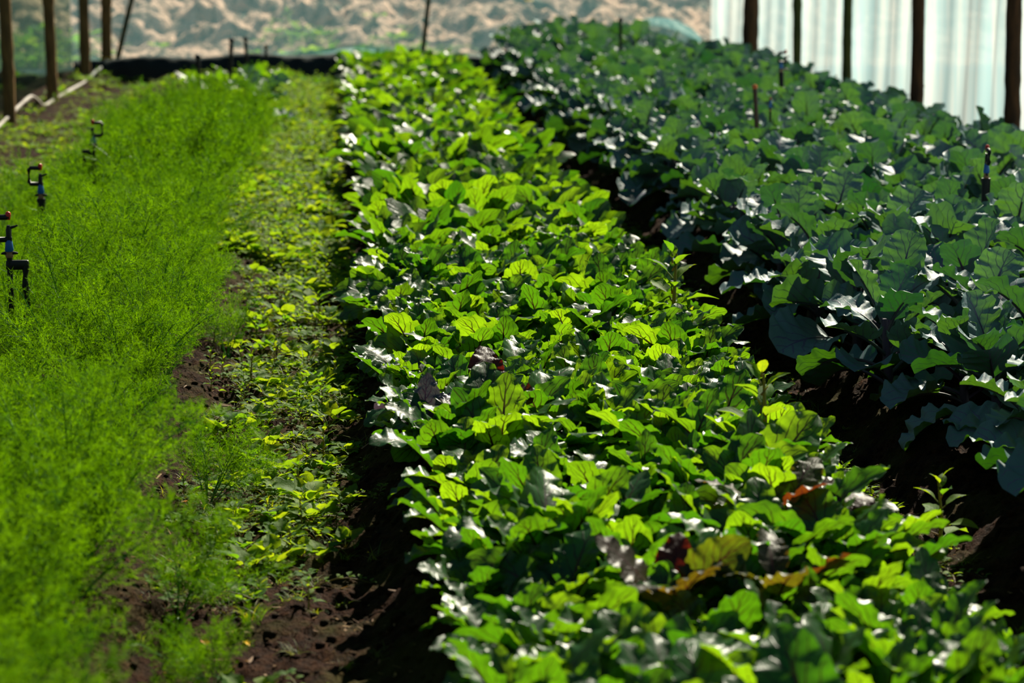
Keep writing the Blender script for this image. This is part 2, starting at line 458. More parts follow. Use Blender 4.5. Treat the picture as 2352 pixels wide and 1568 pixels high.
# clods: cellular crumble on the fine grid
def ground_fine(x, y):
    z = ground(x, y)
    r = np.random.default_rng(3).random(z.shape)
    c = np.clip(fnoise(x, y, 40, 20, 40), 0, 2) * 0.008 + np.clip(fnoise(x, y, 95, 8, 30), 0, 2) * 0.004
    return z + c + 0.013 * r ** 3
xs = np.concatenate([np.linspace(-6.5, -2.6, 60)[:-1], np.linspace(-2.6, 2.6, 330), np.linspace(2.6, 5.2, 60)[1:]])
ys = np.concatenate([np.linspace(2.5, 4.2, 20)[:-1], np.linspace(4.2, 12, 420)[:-1], np.linspace(12, 30.5, 400)])
tag(grid_obj('ground', xs, ys, ground_fine, M['soil']), 'dark brown crumbly soil of the raised beds and paths')

# ---------------------------------------------------------------- hillside beyond
def hill_z(x, y):
    z = 0.05 + (y - 30.5) * 0.10 + np.clip(y - 38, 0, None) * 0.10
    k = sm(y, 31, 33)
    z = z + k * (0.08 * fnoise(x, y, 0.9, 0, 12) + 0.11 * np.abs(fnoise(x, y, 2.9, 12, 26)) + 0.085 * fnoise(x, y, 7.5, 26, 44) + 0.04 * fnoise(x, y, 16, 5, 25))
    return z
tag(grid_obj('hillside', np.linspace(-14, 26, 330), np.concatenate([np.linspace(30.5, 52, 300), np.linspace(52.5, 80, 60)]), hill_z, M['hill']),
    'bare stony brown slope seen hazily through the far netting')
tag(grid_obj('outside_ground', np.linspace(5.2, 40, 20), np.linspace(2, 30.5, 20), lambda x, y: 0 * x - 0.02, M['soil']), 'open ground outside the right hand sheet')

# ---------------------------------------------------------------- walls: the milky sheet on the right, the hazy net at the far end
def wall_sheet(name, p0, p1, z0, z1, mat, amp, freq, label, nx=260, nz=10, seed=1, lean=0.0):
    rg = np.random.default_rng(seed)
    p0 = np.array(p0); p1 = np.array(p1); L = np.linalg.norm(p1 - p0)
    d = (p1 - p0) / L; nrm = np.array([-d[1], d[0]])
    s = np.linspace(0, L, nx); zz = np.linspace(0, 1, nz)
    S, Z = np.meshgrid(s, zz)
    ph = rg.random(8) * 6.28
    off = sum(amp / (k + 1) ** 0.6 * np.sin(S * freq * (k + 1) * 0.77 + ph[k] + (0.6 + 0.4 * k) * Z) for k in range(6))
    off = off * (0.35 + 0.65 * np.sin(PI * np.clip(Z, 0, 1)))
    X = p0[0] + d[0] * S + nrm[0] * off; Y = p0[1] + d[1] * S + nrm[1] * off
    mb = MB()
    i = np.arange(nz - 1)[:, None] * nx; j = np.arange(nx - 1)[None]
    F = np.stack([i + j, i + j + 1, i + nx + j + 1, i + nx + j], -1).reshape(-1, 4)
    mb.add(np.stack([X, Y, z0 + (z1 - z0) * Z], -1).reshape(-1, 3), F)
    return tag(mb.build(name, mat), label, kind='structure')
FAR_Y = 29.6
WALL_X = 4.72
wall_sheet('wall_right', (WALL_X, 2.0), (WALL_X, FAR_Y - 0.1), 0.0, 2.0, M['film_right'], 0.030, 3.2, 'pale blue milky plastic sheet hanging behind the right row of poles', 700, 12)
wall_sheet('wall_far', (WALL_X, FAR_Y), (-7.5, FAR_Y), 0.02, 2.2, M['film_far'], 0.025, 1.6, 'hazy blue green netting stretched across the far end', 400, 8, 4)

M['film_left'] = film_mat('dark_side_net', 0.72, (0.62, 0.70, 0.60), (0.03, 0.07, 0.05), (0.05, 0.09, 0.06))
wall_sheet('wall_left', (-3.12, 12.0), (-3.12, FAR_Y - 0.1), 0.02, 2.2, M['film_left'], 0.012, 2.0, 'dark green side netting behind the left row of poles', 300, 8, 9)

# low black ground sheet along the foot of the far net
def skirt():
    mb = MB()
    n = 140
    x = np.linspace(-3.02, 4.6, n)
    y = FAR_Y - 0.95 + 0.06 * np.sin(x * 1.7) + 0.03 * np.sin(x * 4.3 + 1)
    top = 0.31 + 0.03 * np.sin(x * 1.1 + 2) + 0.02 * np.sin(x * 5.1)
    prof = [(-0.18, 0.0), (-0.13, 0.5), (-0.05, 0.92), (0.03, 1.0), (0.10, 0.9), (0.16, 0.4), (0.18, 0.0)]
    V = np.array([[(x[i], y[i] + a + 0.012 * math.sin(i * 1.3 + b * 5), top[i] * b) for a, b in prof] for i in range(n)])
    m = len(prof)
    i = np.arange(n - 1)[:, None] * m; j = np.arange(m - 1)[None]
    F = np.stack([i + j, i + m + j, i + m + j + 1, i + j + 1], -1).reshape(-1, 4)
    mb.add(V.reshape(-1, 3), F)
    tag(mb.build('plastic_sheet', M['skirt']), 'rolled black plastic sheet lying along the foot of the far netting', 'plastic sheet')
skirt()
def loose_film(name, x0, x1, y0, h, label, seed):
    rg = np.random.default_rng(seed); ph = rg.random(6) * 6
    n, m = 90, 10
    X, Tt = np.meshgrid(np.linspace(x0, x1, n), np.linspace(0, 1, m))
    e = np.sin(PI * (X - x0) / (x1 - x0)) ** 0.5
    Z = 0.22 + h * Tt * e * (0.7 + 0.3 * np.sin(X * 2.1 + ph[0])) + 0.03 * np.sin(X * 5 + ph[1] + Tt * 4)
    Y = y0 + 0.12 * Tt + 0.04 * np.sin(X * 7 + ph[2] + 3 * Tt) - 0.10 * np.sin(Tt * 9 + X)
    mb = MB()
    i = np.arange(m - 1)[:, None] * n; j = np.arange(n - 1)[None]
    F = np.stack([i + j, i + j + 1, i + n + j + 1, i + n + j], -1).reshape(-1, 4)
    mb.add(np.stack([X, Y, Z], -1).reshape(-1, 3), F)
    tag(mb.build(name, M['film_fold']), label, 'plastic film', 'slack plastic film along the far edge')
M['film_fold'] = film_mat('slack_teal_film', 0.45, (0.7, 0.9, 0.9), (0.10, 0.26, 0.28), (0.35, 0.5, 0.5))
loose_film('plastic_film', -1.0, 2.2, FAR_Y - 0.55, 0.20, 'slack teal film bunched behind the middle bed of beetroot', 2)
loose_film('plastic_film', 3.0, 4.6, FAR_Y - 0.55, 0.62, 'slack teal film hanging in an arc beside the dark corner pole', 5)

# ---------------------------------------------------------------- poles
def pole(name, x, y, r, h, mat, label, lean=(0, 0), group=None, seed=0, knots=3, base=None, r1=None):
    rg = np.random.default_rng(seed + 11)
    t = thing(name, label, 'pole', (x, y, gz(x, y) - 0.02 if base is None else base), 0, group)
    mb = MB()
    z = np.linspace(0, h, 34)
    px = lean[0] * z / h + 0.008 * np.sin(z * 2.1 + rg.random() * 6); py = lean[1] * z / h
    tp = np.linspace(1, (r1 or r * 0.92) / r, 34)
    rad = r * tp * (1 + 0.03 * rg.normal(size=34)); rad[0] *= 1.05
    kk = [(int(rg.integers(4, 30))) for _ in range(knots)]
    for k in kk: rad[k] *= 1.08
    tube(mb, np.stack([px, py, z], 1), rad, 14, 0.5)
    mb.build('shaft', mat, t)
    for k in kk:
        kb = MB()
        a = rg.random() * 6.28
        c = np.array([px[k] + math.cos(a) * r * 0.9, py[k] + math.sin(a) * r * 0.9, z[k]])
        d = np.array([math.cos(a), math.sin(a), 0.3]) * r * 0.25
        tube(kb, [c - d, c, c + d], [r * 0.30, r * 0.26, r * 0.14], 8)
        kb.build('knot', mat, t)
    return t
GL = 'bare wooden poles along the left edge'
GR = 'wooden poles in front of the right plastic sheet'
lp = [(-2.86, 21.6, 0.056, 'thick bare wooden pole nearest the camera on the left edge, outermost in its row'),
      (-2.82, 24.6, 0.058, 'bare wooden pole second along the left row, with the pale hose passing behind its foot'),
      (-2.80, 27.9, 0.060, 'bare wooden pole third along the left row, its foot on a small mound'),
      (-2.66, 29.0, 0.062, 'bare wooden pole at the far left corner with yellow tape at its foot')]
for k, (x, y, r, lb) in enumerate(lp):
    pole('wooden_pole', x, y, r, 2.4, M['wood'], lb, ((0.0, 0), (0.0, 0), (-0.03, 0), (0.02, 0))[k], GL, k)
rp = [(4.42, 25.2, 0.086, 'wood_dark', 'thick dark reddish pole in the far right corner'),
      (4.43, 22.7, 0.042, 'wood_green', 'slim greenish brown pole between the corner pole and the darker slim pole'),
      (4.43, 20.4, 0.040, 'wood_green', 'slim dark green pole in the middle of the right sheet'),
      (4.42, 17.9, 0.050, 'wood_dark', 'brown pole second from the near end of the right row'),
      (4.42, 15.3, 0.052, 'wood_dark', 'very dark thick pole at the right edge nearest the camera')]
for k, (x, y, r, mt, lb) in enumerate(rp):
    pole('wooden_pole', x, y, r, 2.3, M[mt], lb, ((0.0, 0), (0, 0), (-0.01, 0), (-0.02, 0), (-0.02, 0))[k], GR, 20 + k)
# slanting poles at the far net and posts outside it
pole('leaning_pole', -2.60, 29.2, 0.030, 2.4, M['wood_green'], 'thin dark pole leaning right beside the far left corner pole', (0.62, 0.1), None, 41, 1)
pole('leaning_pole', 1.10, 29.45, 0.028, 2.3, M['wood_green'], 'slender slanting pole standing against the net behind the beetroot bed', (0.26, 0.05), None, 42, 1)
for k, (x, y, lb) in enumerate([(-2.75, 36, 'hazy pole beyond the net, close to the leaning corner pole'), (-2.62, 37.0, 'reddish brown hazy pole standing alone outside the far net'), (-2.30, 41, 'faint distant pole outside the far net, farthest right of three')]):
    pole('outdoor_pole', x, y, 0.045, 2.6, M['wood'], lb, (-0.05, 0), 'poles outside the far net', 50 + k, 1, base=float(hill_z(np.array(x), np.array(y))) - 0.25)

# fallen plank end and dark base roll behind the left poles
mb = MB(); box(mb, (0, 0, 0.03), (0.5, 0.09, 0.06), 0.5, bev=0.008)
pk = mb.build('broken_plank', plain('pinkish_plank_wood', (0.42, 0.22, 0.14), 0.8, 0.2, 12, (0.26, 0.13, 0.08)))
pk.location = (-3.72, 27.0, 0.16); pk.rotation_euler = (0.0, -0.22, 0.5)
tag(pk, 'pinkish broken plank lying between the two nearest left poles', 'plank')
mb = MB()
xx = np.linspace(-5.2, -3.35, 30)
tube(mb, np.stack([xx, 27.6 + 0.08 * np.sin(xx * 3), 0.09 + 0.01 * np.sin(xx * 5)], 1), 0.06 + 0.01 * np.sin(xx * 9), 10)
tag(mb.build('black_pipe', M['skirt']), 'fat black pipe lying on the ground behind the left poles', 'pipe')

# hose slung between the left poles
def hose():
    P = [(-3.6, 17.6, 0.10), (-3.05, 19.4, 0.16), (-2.93, 21.0, 0.12), (-2.92, 22.0, 0.13), (-2.90, 23.4, 0.22), (-2.89, 24.4, 0.26), (-2.88, 25.1, 0.08),
         (-2.84, 26.2, 0.11), (-2.76, 27.2, 0.13), (-2.72, 28.1, 0.17), (-2.70, 28.7, 0.18), (-2.66, 28.9, 0.26)]
    P = np.array(P); P[:8, 1] -= 1.2; P[:9, 0] += 0.05; P[0] = (-2.96, 15.0, 0.05); P[1, 0] = -2.95; t = np.arange(len(P)); tt = np.linspace(0, len(P) - 1, 90)
    Q = np.stack([np.interp(tt, t, P[:, k]) for k in range(3)], 1)
    for _ in range(6): Q[1:-1] = (Q[:-2] + 2 * Q[1:-1] + Q[2:]) / 4
    Q[:, 2] = np.maximum(Q[:, 2], ground(Q[:, 0], Q[:, 1]) + 0.02)
    mb = MB(); tube(mb, Q, 0.018 + 0.003 * np.sin(tt * 7), 8)
    tag(mb.build('water_hose', M['hose']), 'pale grey hose trailing along the feet of the left poles', 'hose')
hose()
# yellow tape on the corner pole
mb = MB()
tube(mb, [(0, 0, 0), (0, 0, 0.03), (0, 0, 0.09), (0, 0, 0.12)], [0.070, 0.076, 0.074, 0.068], 12)
a = np.linspace(0, 1, 6)
mb.add(np.concatenate([np.stack([-0.03 - 0.01 * a, -0.075 - 0.03 * a, 0.06 - 0.12 * a], 1), np.stack([0.02 + 0.02 * a, -0.075 - 0.02 * a, 0.06 - 0.10 * a], 1)]),
       np.array([[i, i + 1, i + 7, i + 6] for i in range(5)]))
tp_ = mb.build('yellow_tape', M['yellow']); tp_.location = (-2.66, 29.0, 0.17)
tag(tp_, 'bright yellow tape knotted round the foot of the far left corner pole', 'tape')
# yellow flower-like tag hanging in the far net
mb = MB()
for k in range(6):
    leaf(mb, None, np.random.default_rng(k), k * 1.05, 0.005, 0.07, 0.05, 0.7, -0.9, 'heart', 0.02, 2, 0.1, 6, 4)
yb = mb.build('yellow_ribbon', M['yellow']); yb.location = (2.42, 29.35, 0.93)
tag(yb, 'small yellow ribbon caught on the far net near the top edge', 'ribbon')

# ---------------------------------------------------------------- micro sprinklers
def sprinkler(x, y, ztop, label, style='full', flip=1, rz=0.0, s=1.0, lean=0.0, riser_r=0.011):
    zb = gz(x, y) - 0.04
    t = thing('micro_sprinkler', label, 'sprinkler', (x, y, zb), rz, 'micro sprinklers on thin risers')
    H = ztop - zb
    if style == 'plain':
        mb = MB(); z = np.linspace(0, H - 0.04, 12)
        tube(mb, np.stack([lean * z / H, 0 * z, z], 1), riser_r * (1 + 0.15 * np.sin(np.arange(12) * 2.1)), 10)
        mb.build('riser', M['pipe_black'], t)
        mb = MB(); tube(mb, [(lean, 0, H - 0.045), (lean, 0, H - 0.03), (lean, 0, H - 0.012), (lean, 0, H)], [riser_r * 0.9, riser_r * 1.5, riser_r * 1.3, riser_r * 0.6], 10)
        mb.build('nozzle', M['black'] if s > 0.85 else M['brass'], t)
        return t
    n = 12
    def at(z): return np.array([lean * z / H, 0, z])
    hd = 0.0 if style == 'stake' else 0.17 * s
    mb = MB(); z = np.linspace(0, H - hd, n)
    rr = riser_r * s * (1 + 0.06 * np.sin(np.arange(n) * 2.5)); rr = np.where(z > H - hd - 0.17, rr * (1.15 if style == 'full' else 1.0), rr)
    tube(mb, np.stack([lean * z / H, 0 * z, z], 1), rr, 10)
    mb.build('riser', M['rust'] if style == 'stake' else M['pipe_black'], t)
    if style == 'stake':
        mb = MB(); tube(mb, [at(H - 0.002), at(H + 0.012), at(H + 0.024)], [0.016 * s, 0.018 * s, 0.010 * s], 10); mb.build('cap', M['orange'], t)
        return t
    b = H - hd
    if style == 'twin':
        mb = MB(); box(mb, at(b - 0.03) + np.array([0.03 * flip, 0, 0]), (0.085 * s, 0.02 * s, 0.035 * s), bev=0.004); mb.build('clamp', M['black'], t)
        mb = MB()
        zz = np.linspace(b - 0.35, b - 0.02, 14)
        tube(mb, np.stack([0.060 * flip + 0.003 * np.sin(zz * 40), 0 * zz, zz], 1), 0.011 * s * (1 + 0.25 * np.sin(np.arange(14) * 2.2)), 8)
        mb.build('feed_tube', M['pipe_black'], t)
    # threaded tan collar
    mb = MB(); tube(mb, [at(b), at(b + 0.008), at(b + 0.016), at(b + 0.024)], [0.013 * s, 0.016 * s, 0.012 * s, 0.015 * s], 12); mb.build('collar', M['brass'], t)
    mb = MB(); tube(mb, [at(b + 0.024), at(b + 0.03), at(b + 0.062), at(b + 0.07)], [0.014 * s, 0.017 * s, 0.013 * s, 0.011 * s], 14); mb.build('nozzle', M['blue'], t)
    w_ = 0.058 * s * flip
    f0 = b + 0.072; f1 = H - 0.018
    for c, sz in (((w_ * -0.5, 0, f0), (abs(w_) + 0.02, 0.013, 0.016)), ((-w_, 0, (f0 + f1) / 2), (0.014, 0.013, f1 - f0 + 0.014)), ((w_ * -0.5, 0, f1), (abs(w_) + 0.016, 0.013, 0.014))):
        pass
    mb = MB()
    tube(mb, [(0.012 * flip, 0, f0), (-w_ * 0.85, 0, f0), (-w_, 0, f0 + 0.010), (-w_, 0, f1 - 0.010), (-w_ * 0.85, 0, f1), (0.004, 0, f1)], 0.0105 * s, 8)
    mb.build('bridge', M['black'], t)
    mb = MB()
    mid = (f0 + f1) / 2
    tube(mb, [(0, 0, f0), (0, 0, mid - 0.006), (0, 0, mid + 0.012)], [0.010 * s, 0.011 * s, 0.006 * s], 10)
    tube(mb, [(0, 0, mid), (0.022 * flip, 0, mid + 0.006), (0.036 * flip, 0, mid + 0.011)], [0.007 * s, 0.005 * s, 0.003 * s], 6)
    mb.build('spinner', M['black'], t)
    mb = MB(); tube(mb, [(0, 0, f1 - 0.010), (0, 0, f1 + 0.008), (0, 0, f1 + 0.018), (0, 0, f1 + 0.022)], [0.008 * s, 0.011 * s, 0.010 * s, 0.004 * s], 10); mb.build('cap', M['red'], t)
    mb = MB(); tube(mb, [(-0.03 * s, 0, b + 0.016), (-0.018 * s, 0, b + 0.018), (0.018 * s, 0, b + 0.018), (0.032 * s, 0, b + 0.016)], [0.004, 0.007, 0.007, 0.004], 6); mb.build('wing', M['black'], t)
    return t
sprinkler(-1.275, 9.5, 0.765, 'black sprinkler with red cap and blue nozzle at the left frame edge, nearest of all', 'twin', 1, 0.1, 1.05)
sprinkler(-1.445, 12.0, 0.705, 'black sprinkler with red cap on a thick smooth riser in the fennel', 'full', 1, -0.15, 1.0, 0.0, 0.018)
sprinkler(-1.475, 15.0, 0.68, 'dark sprinkler with a bright blue nozzle and twin ribbed tubes in the fennel', 'twin', -1, 0.2, 1.0)
sprinkler(-1.20, 22.0, 0.70, 'blurred black riser beside the dark stump at the far end of the fennel', 'plain', 1, 0.5, 0.9, 0.0, 0.020)
sprinkler(-1.02, 24.2, 0.74, 'tallest blurred black riser, leaning right above the leafy clump', 'plain', 1, 0.9, 1.0, 0.06, 0.020)
sprinkler(-0.88, 25.8, 0.68, 'blurred black riser behind the leafy clump, between the tall and the yellowish one', 'plain', -1, 0.9, 0.9, -0.03, 0.018)
yr = sprinkler(-0.68, 25.2, 0.62, 'yellowish topped thin riser over the right side of the leafy clump', 'plain', 1, 0.9, 0.8, 0.02, 0.014)
sprinkler(3.43, 18.0, 0.93, 'black sprinkler with an open ring head among cabbages before the slim poles', 'full', 1, 0.2, 0.95, -0.04, 0.018)
sprinkler(2.70, 14.9, 0.86, 'rusty stake with a glowing orange cap in the cabbages', 'stake', 1, 0, 1.0, -0.05, 0.014)
sprinkler(2.75, 14.9, 0.80, 'cap-less dark twin riser close beside the orange capped stake', 'full', -1, 1.4, 0.5, 0.0, 0.012)
sprinkler(3.06, 11.0, 0.86, 'black sprinkler on a thick riser at the right frame edge in the cabbages', 'full', 1, 1.5, 0.9, 0.0, 0.020)
sprinkler(3.02, 25.0, 0.90, 'small dark sprinkler on top of the far hump of cabbages', 'plain', 1, 1.2, 0.9, 0.0, 0.018)

# ---------------------------------------------------------------- plant kinds
def beet_variant(seed, nl=9, scale=1.0, lod=0, special=None):
    rg = np.random.default_rng(seed); bl, st = MB(), MB()
    for k in range(nl):
        f = k / nl
        az = k * 2.4 + rg.normal() * 0.3
        L = (0.185 + 0.06 * rg.random()) * scale * (1.0 - 0.35 * (f > 0.75))
        W = L * (0.56 + 0.14 * rg.random())
        pet = (0.055 + 0.055 * rg.random()) * scale
        el0 = 1.42 - 0.50 * (1 - f) * (0.6 + 0.8 * rg.random())
        el1 = el0 - (0.30 + 1.55 * rg.random() ** 1.1)
        leaf(bl, st, rg, az, pet, L, W, el0, el1, 'beet', 0.050, 3.6 + rg.random(), -0.15 + 0.55 * rg.random(), 10 if lod else 34, 4 if lod else 14,
             twist=rg.normal() * 0.5, r0=0.0042 * scale, pucker=0.0 if lod else 0.0005, tint=min(0.95, rg.random()) if not special else min(0.95, rg.random() ** 1.3), edge=0.030, bend=1.3)
    return bl, st
def cab_variant(seed, nl=15, scale=1.04, lod=0):
    rg = np.random.default_rng(seed); bl, st = MB(), MB()
    for k in range(nl):
        f = k / nl
        az = k * 2.4 + rg.normal() * 0.25
        L = (0.21 + 0.08 * rg.random()) * scale * (1.05 - 0.35 * f)
        W = L * (0.80 + 0.22 * rg.random())
        pet = (0.15 - 0.06 * f) * scale
        el0 = 0.45 + 0.95 * f + rg.normal() * 0.12
        el1 = el0 - 0.50 - 1.15 * rg.random() + 0.2 * f
        zb = (0.05 + 0.22 * f) * scale
        leaf(bl, st, rg, az, pet, L, W, el0, el1, 'cab', 0.062, 2.6 + rg.random(), 0.25 + 0.35 * rg.random(), 9 if lod else 32, 6 if lod else 16, base=(0, 0, zb),
             twist=rg.normal() * 0.45, r0=0.0075 * scale, pucker=0.0 if lod else 0.0009, tint=rg.random(), edge=0.035, bend=1.1)
    tube(st, [(0, 0, -0.05), (0, 0, 0.1 * scale), (0, 0, 0.30 * scale)], [0.02 * scale, 0.018 * scale, 0.012 * scale], 8, 0.2)
    return bl, st

def needles(bl, P, D, L, wd, rg, tint):
    """thin three-cornered filaments rooted at P along D"""
    n = len(P)
    side = np.cross(D, rg.normal(size=(n, 3))); side /= np.linalg.norm(side, axis=1)[:, None] + 1e-9
    mid = P + D * (L * 0.5)[:, None] + side * (L * 0.05)[:, None]
    tip = P + D * L[:, None] + np.array([0, 0, 0.10]) * L[:, None]
    V = np.stack([P - side * wd / 2, P + side * wd / 2, mid + side * wd * 0.45, mid - side * wd * 0.45, tip], 1)
    i = np.arange(n)[:, None] * 5
    n0 = bl.n
    bl.add(V.reshape(-1, 3), i + np.array([[0, 1, 2, 3]]), None, tint)
    bl.F.append(n0 + i + np.array([[3, 2, 4]]))

def frond(bl, st, rg, base, az, el0, el1, L, nb, nsub, nn, wd, bl_len=0.15, start=0.3):
    n = 14
    f = np.linspace(0, 1, n); el = el0 + (el1 - el0) * f ** 1.5
    d = L / (n - 1)
    r = np.concatenate([[0], np.cumsum(d * np.cos(el[1:]))]); z = np.concatenate([[0], np.cumsum(d * np.sin(el[1:]))])
    P = np.stack([base[0] + r * math.cos(az), base[1] + r * math.sin(az), base[2] + z], 1)
    tint0 = rg.random()
    tube(st, P, np.linspace(0.0045, 0.0012, n) * (L / 0.6), 5, tint0, False)
    T = np.gradient(P, axis=0); T /= np.linalg.norm(T, axis=1)[:, None]
    for b in range(nb):
        t = start + (1 - start) * (b + 0.5 * rg.random()) / nb
        q = t * (n - 1); i0 = min(int(q), n - 2)
        p = P[i0] + (P[i0 + 1] - P[i0]) * (q - i0); tt = T[i0]
        rot = b * 2.5 + rg.normal() * 0.3
        s1 = np.cross(tt, [0, 0, 1.0]); s1 /= np.linalg.norm(s1) + 1e-6; s2 = np.cross(tt, s1)
        out = s1 * math.cos(rot) + s2 * math.sin(rot) * 0.75
        bd = tt * 0.72 + out * 0.75; bd /= np.linalg.norm(bd)
        bL = bl_len * (1.15 - 0.75 * t) * (0.8 + 0.4 * rg.random()) * (L / 0.6) + 0.025
        m = 5
        bf = np.linspace(0, 1, m)[:, None]
        BP = p + bd * bL * bf + np.array([0, 0, 0.18]) * bL * bf ** 2
        tube(st, BP, np.linspace(0.0013, 0.0006, m), 3, tint0, False)
        ks = np.arange(nsub)
        sp = 0.15 + 0.85 * (ks + rg.random(nsub) * 0.6) / nsub
        R = BP[0] + (BP[-1] - BP[0]) * sp[:, None]
        sd = bd * 0.65 + rg.normal(size=(nsub, 3)) * 0.55; sd /= np.linalg.norm(sd, axis=1)[:, None]
        sL = bL * 0.42 * (1.2 - 0.7 * sp) + 0.01
        tint = np.clip(tint0 * 0.5 + 0.5 * rg.random(), 0, 1)
        needles(bl, R, sd, sL, wd * 1.1, rg, tint)
        k2 = rg.random((nsub, nn)) ** 0.8
        RP = R[:, None] + sd[:, None] * (sL[:, None] * (0.1 + 0.9 * k2))[..., None]
        nd = sd[:, None] * 0.75 + rg.normal(size=(nsub, nn, 3)) * 0.45
        nd /= np.linalg.norm(nd, axis=2)[..., None]
        nL = (0.010 + 0.014 * rg.random((nsub, nn)))
        needles(bl, RP.reshape(-1, 3), nd.reshape(-1, 3), nL.ravel(), wd, rg, tint)

def fennel_variant(seed, H=0.62, lod=0):
    rg = np.random.default_rng(seed); bl, st = MB(), MB()
    ns_ = 9
    for k in range(ns_):
        az = k * 2.4 + rg.normal() * 0.3
        inner = k / ns_
        el0 = 1.05 + 0.42 * inner; el1 = el0 - 0.75 + 0.5 * inner
        L = H * (0.82 + 0.3 * rg.random())
        if lod: frond(bl, st, rg, (0, 0, 0), az, el0, el1, L, 13, 8, 7, 0.0030)
        else: frond(bl, st, rg, (0, 0, 0), az, el0, el1, L, 17, 11, 12, 0.00135)
    tube(st, [(0, 0, -0.03), (0, 0, 0.03), (0, 0, 0.06)], [0.018, 0.026, 0.012], 8, 0.8)
    return bl, st

def weed_variant(kind, seed, lod=0):
    rg = np.random.default_rng(seed); bl, st = MB(), MB()
    a, b = (5, 2) if lod else (8, 4)
    if kind == 'broad':
        n = int(rg.integers(7, 12))
        for k in range(n):
            L = 0.026 + 0.026 * rg.random()
            tw_ = rg.random() ** 0.6 * 0.95
            leaf(bl, st, rg, k * 2.4 + rg.normal() * 0.4, 0.018 + 0.03 * rg.random(), L, L * (0.7 + 0.2 * rg.random()), 1.3 - 0.4 * rg.random(), 0.7 - 1.3 * rg.random(), 'heart', 0.04, 2, 0.3,
                 a, b, base=(0, 0, 0.012 * rg.random()), twist=rg.normal() * 0.4, r0=0.0011, pucker=0.0004, tint=tw_, edge=0.03, midrib=False)
    elif kind == 'tall':
        H = 0.09
        tube(st, [(0, 0, -0.01), (0.004, 0, H * 0.5), (0, 0.004, H)], [0.0025, 0.002, 0.001], 5, 0.4)
        for k in range(11):
            f = k / 10
            L = 0.040 * (1.1 - 0.65 * f)
            leaf(bl, st, rg, k * 2.4, 0.012 * (1.3 - f), L, L * 0.48, 0.5 + 0.8 * f, -0.5 + 0.9 * f, 'lance', 0.03, 2, 0.3, a, b, base=(0, 0, H * (0.2 + 0.78 * f)), twist=rg.normal() * 0.3,
                 r0=0.0011, pucker=0.0004, tint=rg.random() * 0.95, edge=0.06, midrib=False)
    elif kind == 'sprawl':
        for r in range(4):
            az = r * 1.57 + rg.normal() * 0.4
            R = 0.10 + 0.06 * rg.random()
            p = [np.array([math.cos(az) * R * t, math.sin(az) * R * t, 0.008 + 0.02 * math.sin(PI * t)]) for t in np.linspace(0, 1, 6)]
            tube(st, p, 0.0014, 5, 0.7)
            for k in range(1, 6):
                for sd in (-1, 1):
                    L = 0.014 + 0.014 * rg.random()
                    leaf(bl, st, rg, az + sd * (0.9 + 0.4 * rg.random()), 0.007, L, L * 0.62, 0.8, -0.3, 'lance', 0.03, 1.5, 0.2, 4 if lod else 6, 2 if lod else 4, base=tuple(p[k]), r0=0.0008,
                         twist=rg.normal() * 0.4, pucker=0.0003, tint=rg.random() * 0.95, midrib=False)
    else:   # grass tuft
        for k in range(16):
            L = 0.05 + 0.06 * rg.random()
            leaf(bl, None, rg, rg.random() * 6.28, 0.002, L, 0.0034, 1.4 - 0.5 * rg.random(), 0.3 - 0.9 * rg.random(), 'blade', 0, 1, 0.4, 5, 2, base=(0.012 * rg.normal(), 0.012 * rg.normal(), 0), pucker=0, tint=rg.random(), edge=0)
    return bl, st

def mats(bl, st, n1, n2, m1, m2):
    a = bl.build(n1, m1, link=False)
    b = st.build(n2, m2, link=False) if st is not None and st.n else None
    return a, b
def place(name, part_names, meshes, loc, rz, scale, label, cat, group, tilt=(0, 0)):
    t = thing(name, label, cat, loc, rz, group)
    t.rotation_euler = (tilt[0], tilt[1], rz); t.scale = (scale, scale, scale)
    for nm, me in zip(part_names, meshes):
        if me is None: continue
        o = bpy.data.objects.new(nm, me); C.objects.link(o); o.parent = t
    return t
def mat4(loc, rz, s, tilt=(0, 0)):
    m = Matrix.Translation(loc) @ Matrix.Rotation(rz, 4, 'Z') @ Matrix.Rotation(tilt[0], 4, 'X') @ Matrix.Rotation(tilt[1], 4, 'Y') @ Matrix.Scale(s, 4)
    return np.array(m)

# ---------------------------------------------------------------- beetroot bed (the middle one)
RB = random.Random(7)
NB = 7
BX = [0.31 + i * (1.44 - 0.31) / (NB - 1) for i in range(NB)]
beet = [beet_variant(100 + i, 9 + i % 3) for i in range(9)]
beet_me = [mats(bl, st, 'leaf_blades', 'leaf_stalks', M['beet'], M['beet_stalk']) for bl, st in beet]
beet_lo = [beet_variant(200 + i, 8, 1.05, 1) for i in range(5)]
ROWN = ['edge row by weedy path', 'second row from weedy path', 'third row from weedy path', 'middle row',
        'third row from cabbage path', 'second row from cabbage path', 'edge row by cabbage path']
sites = []
y = 4.35
k = 0
while y < 27.6:
    for i, x in enumerate(BX):
        px = 0.31 + (x - 0.31) * (1.0 - 0.10 * min(1, max(0, (y - 5.3) / 1.6))) + RB.gauss(0, 0.022) + 0.08 * min(1, max(0, (8.6 - y) / 2)) * (1.44 - x) / 1.13; py = y + RB.gauss(0, 0.03) + (0.075 if i % 2 else 0)
        sites.append((py, px, i))
    y += 0.180; k += 1
sites.sort()
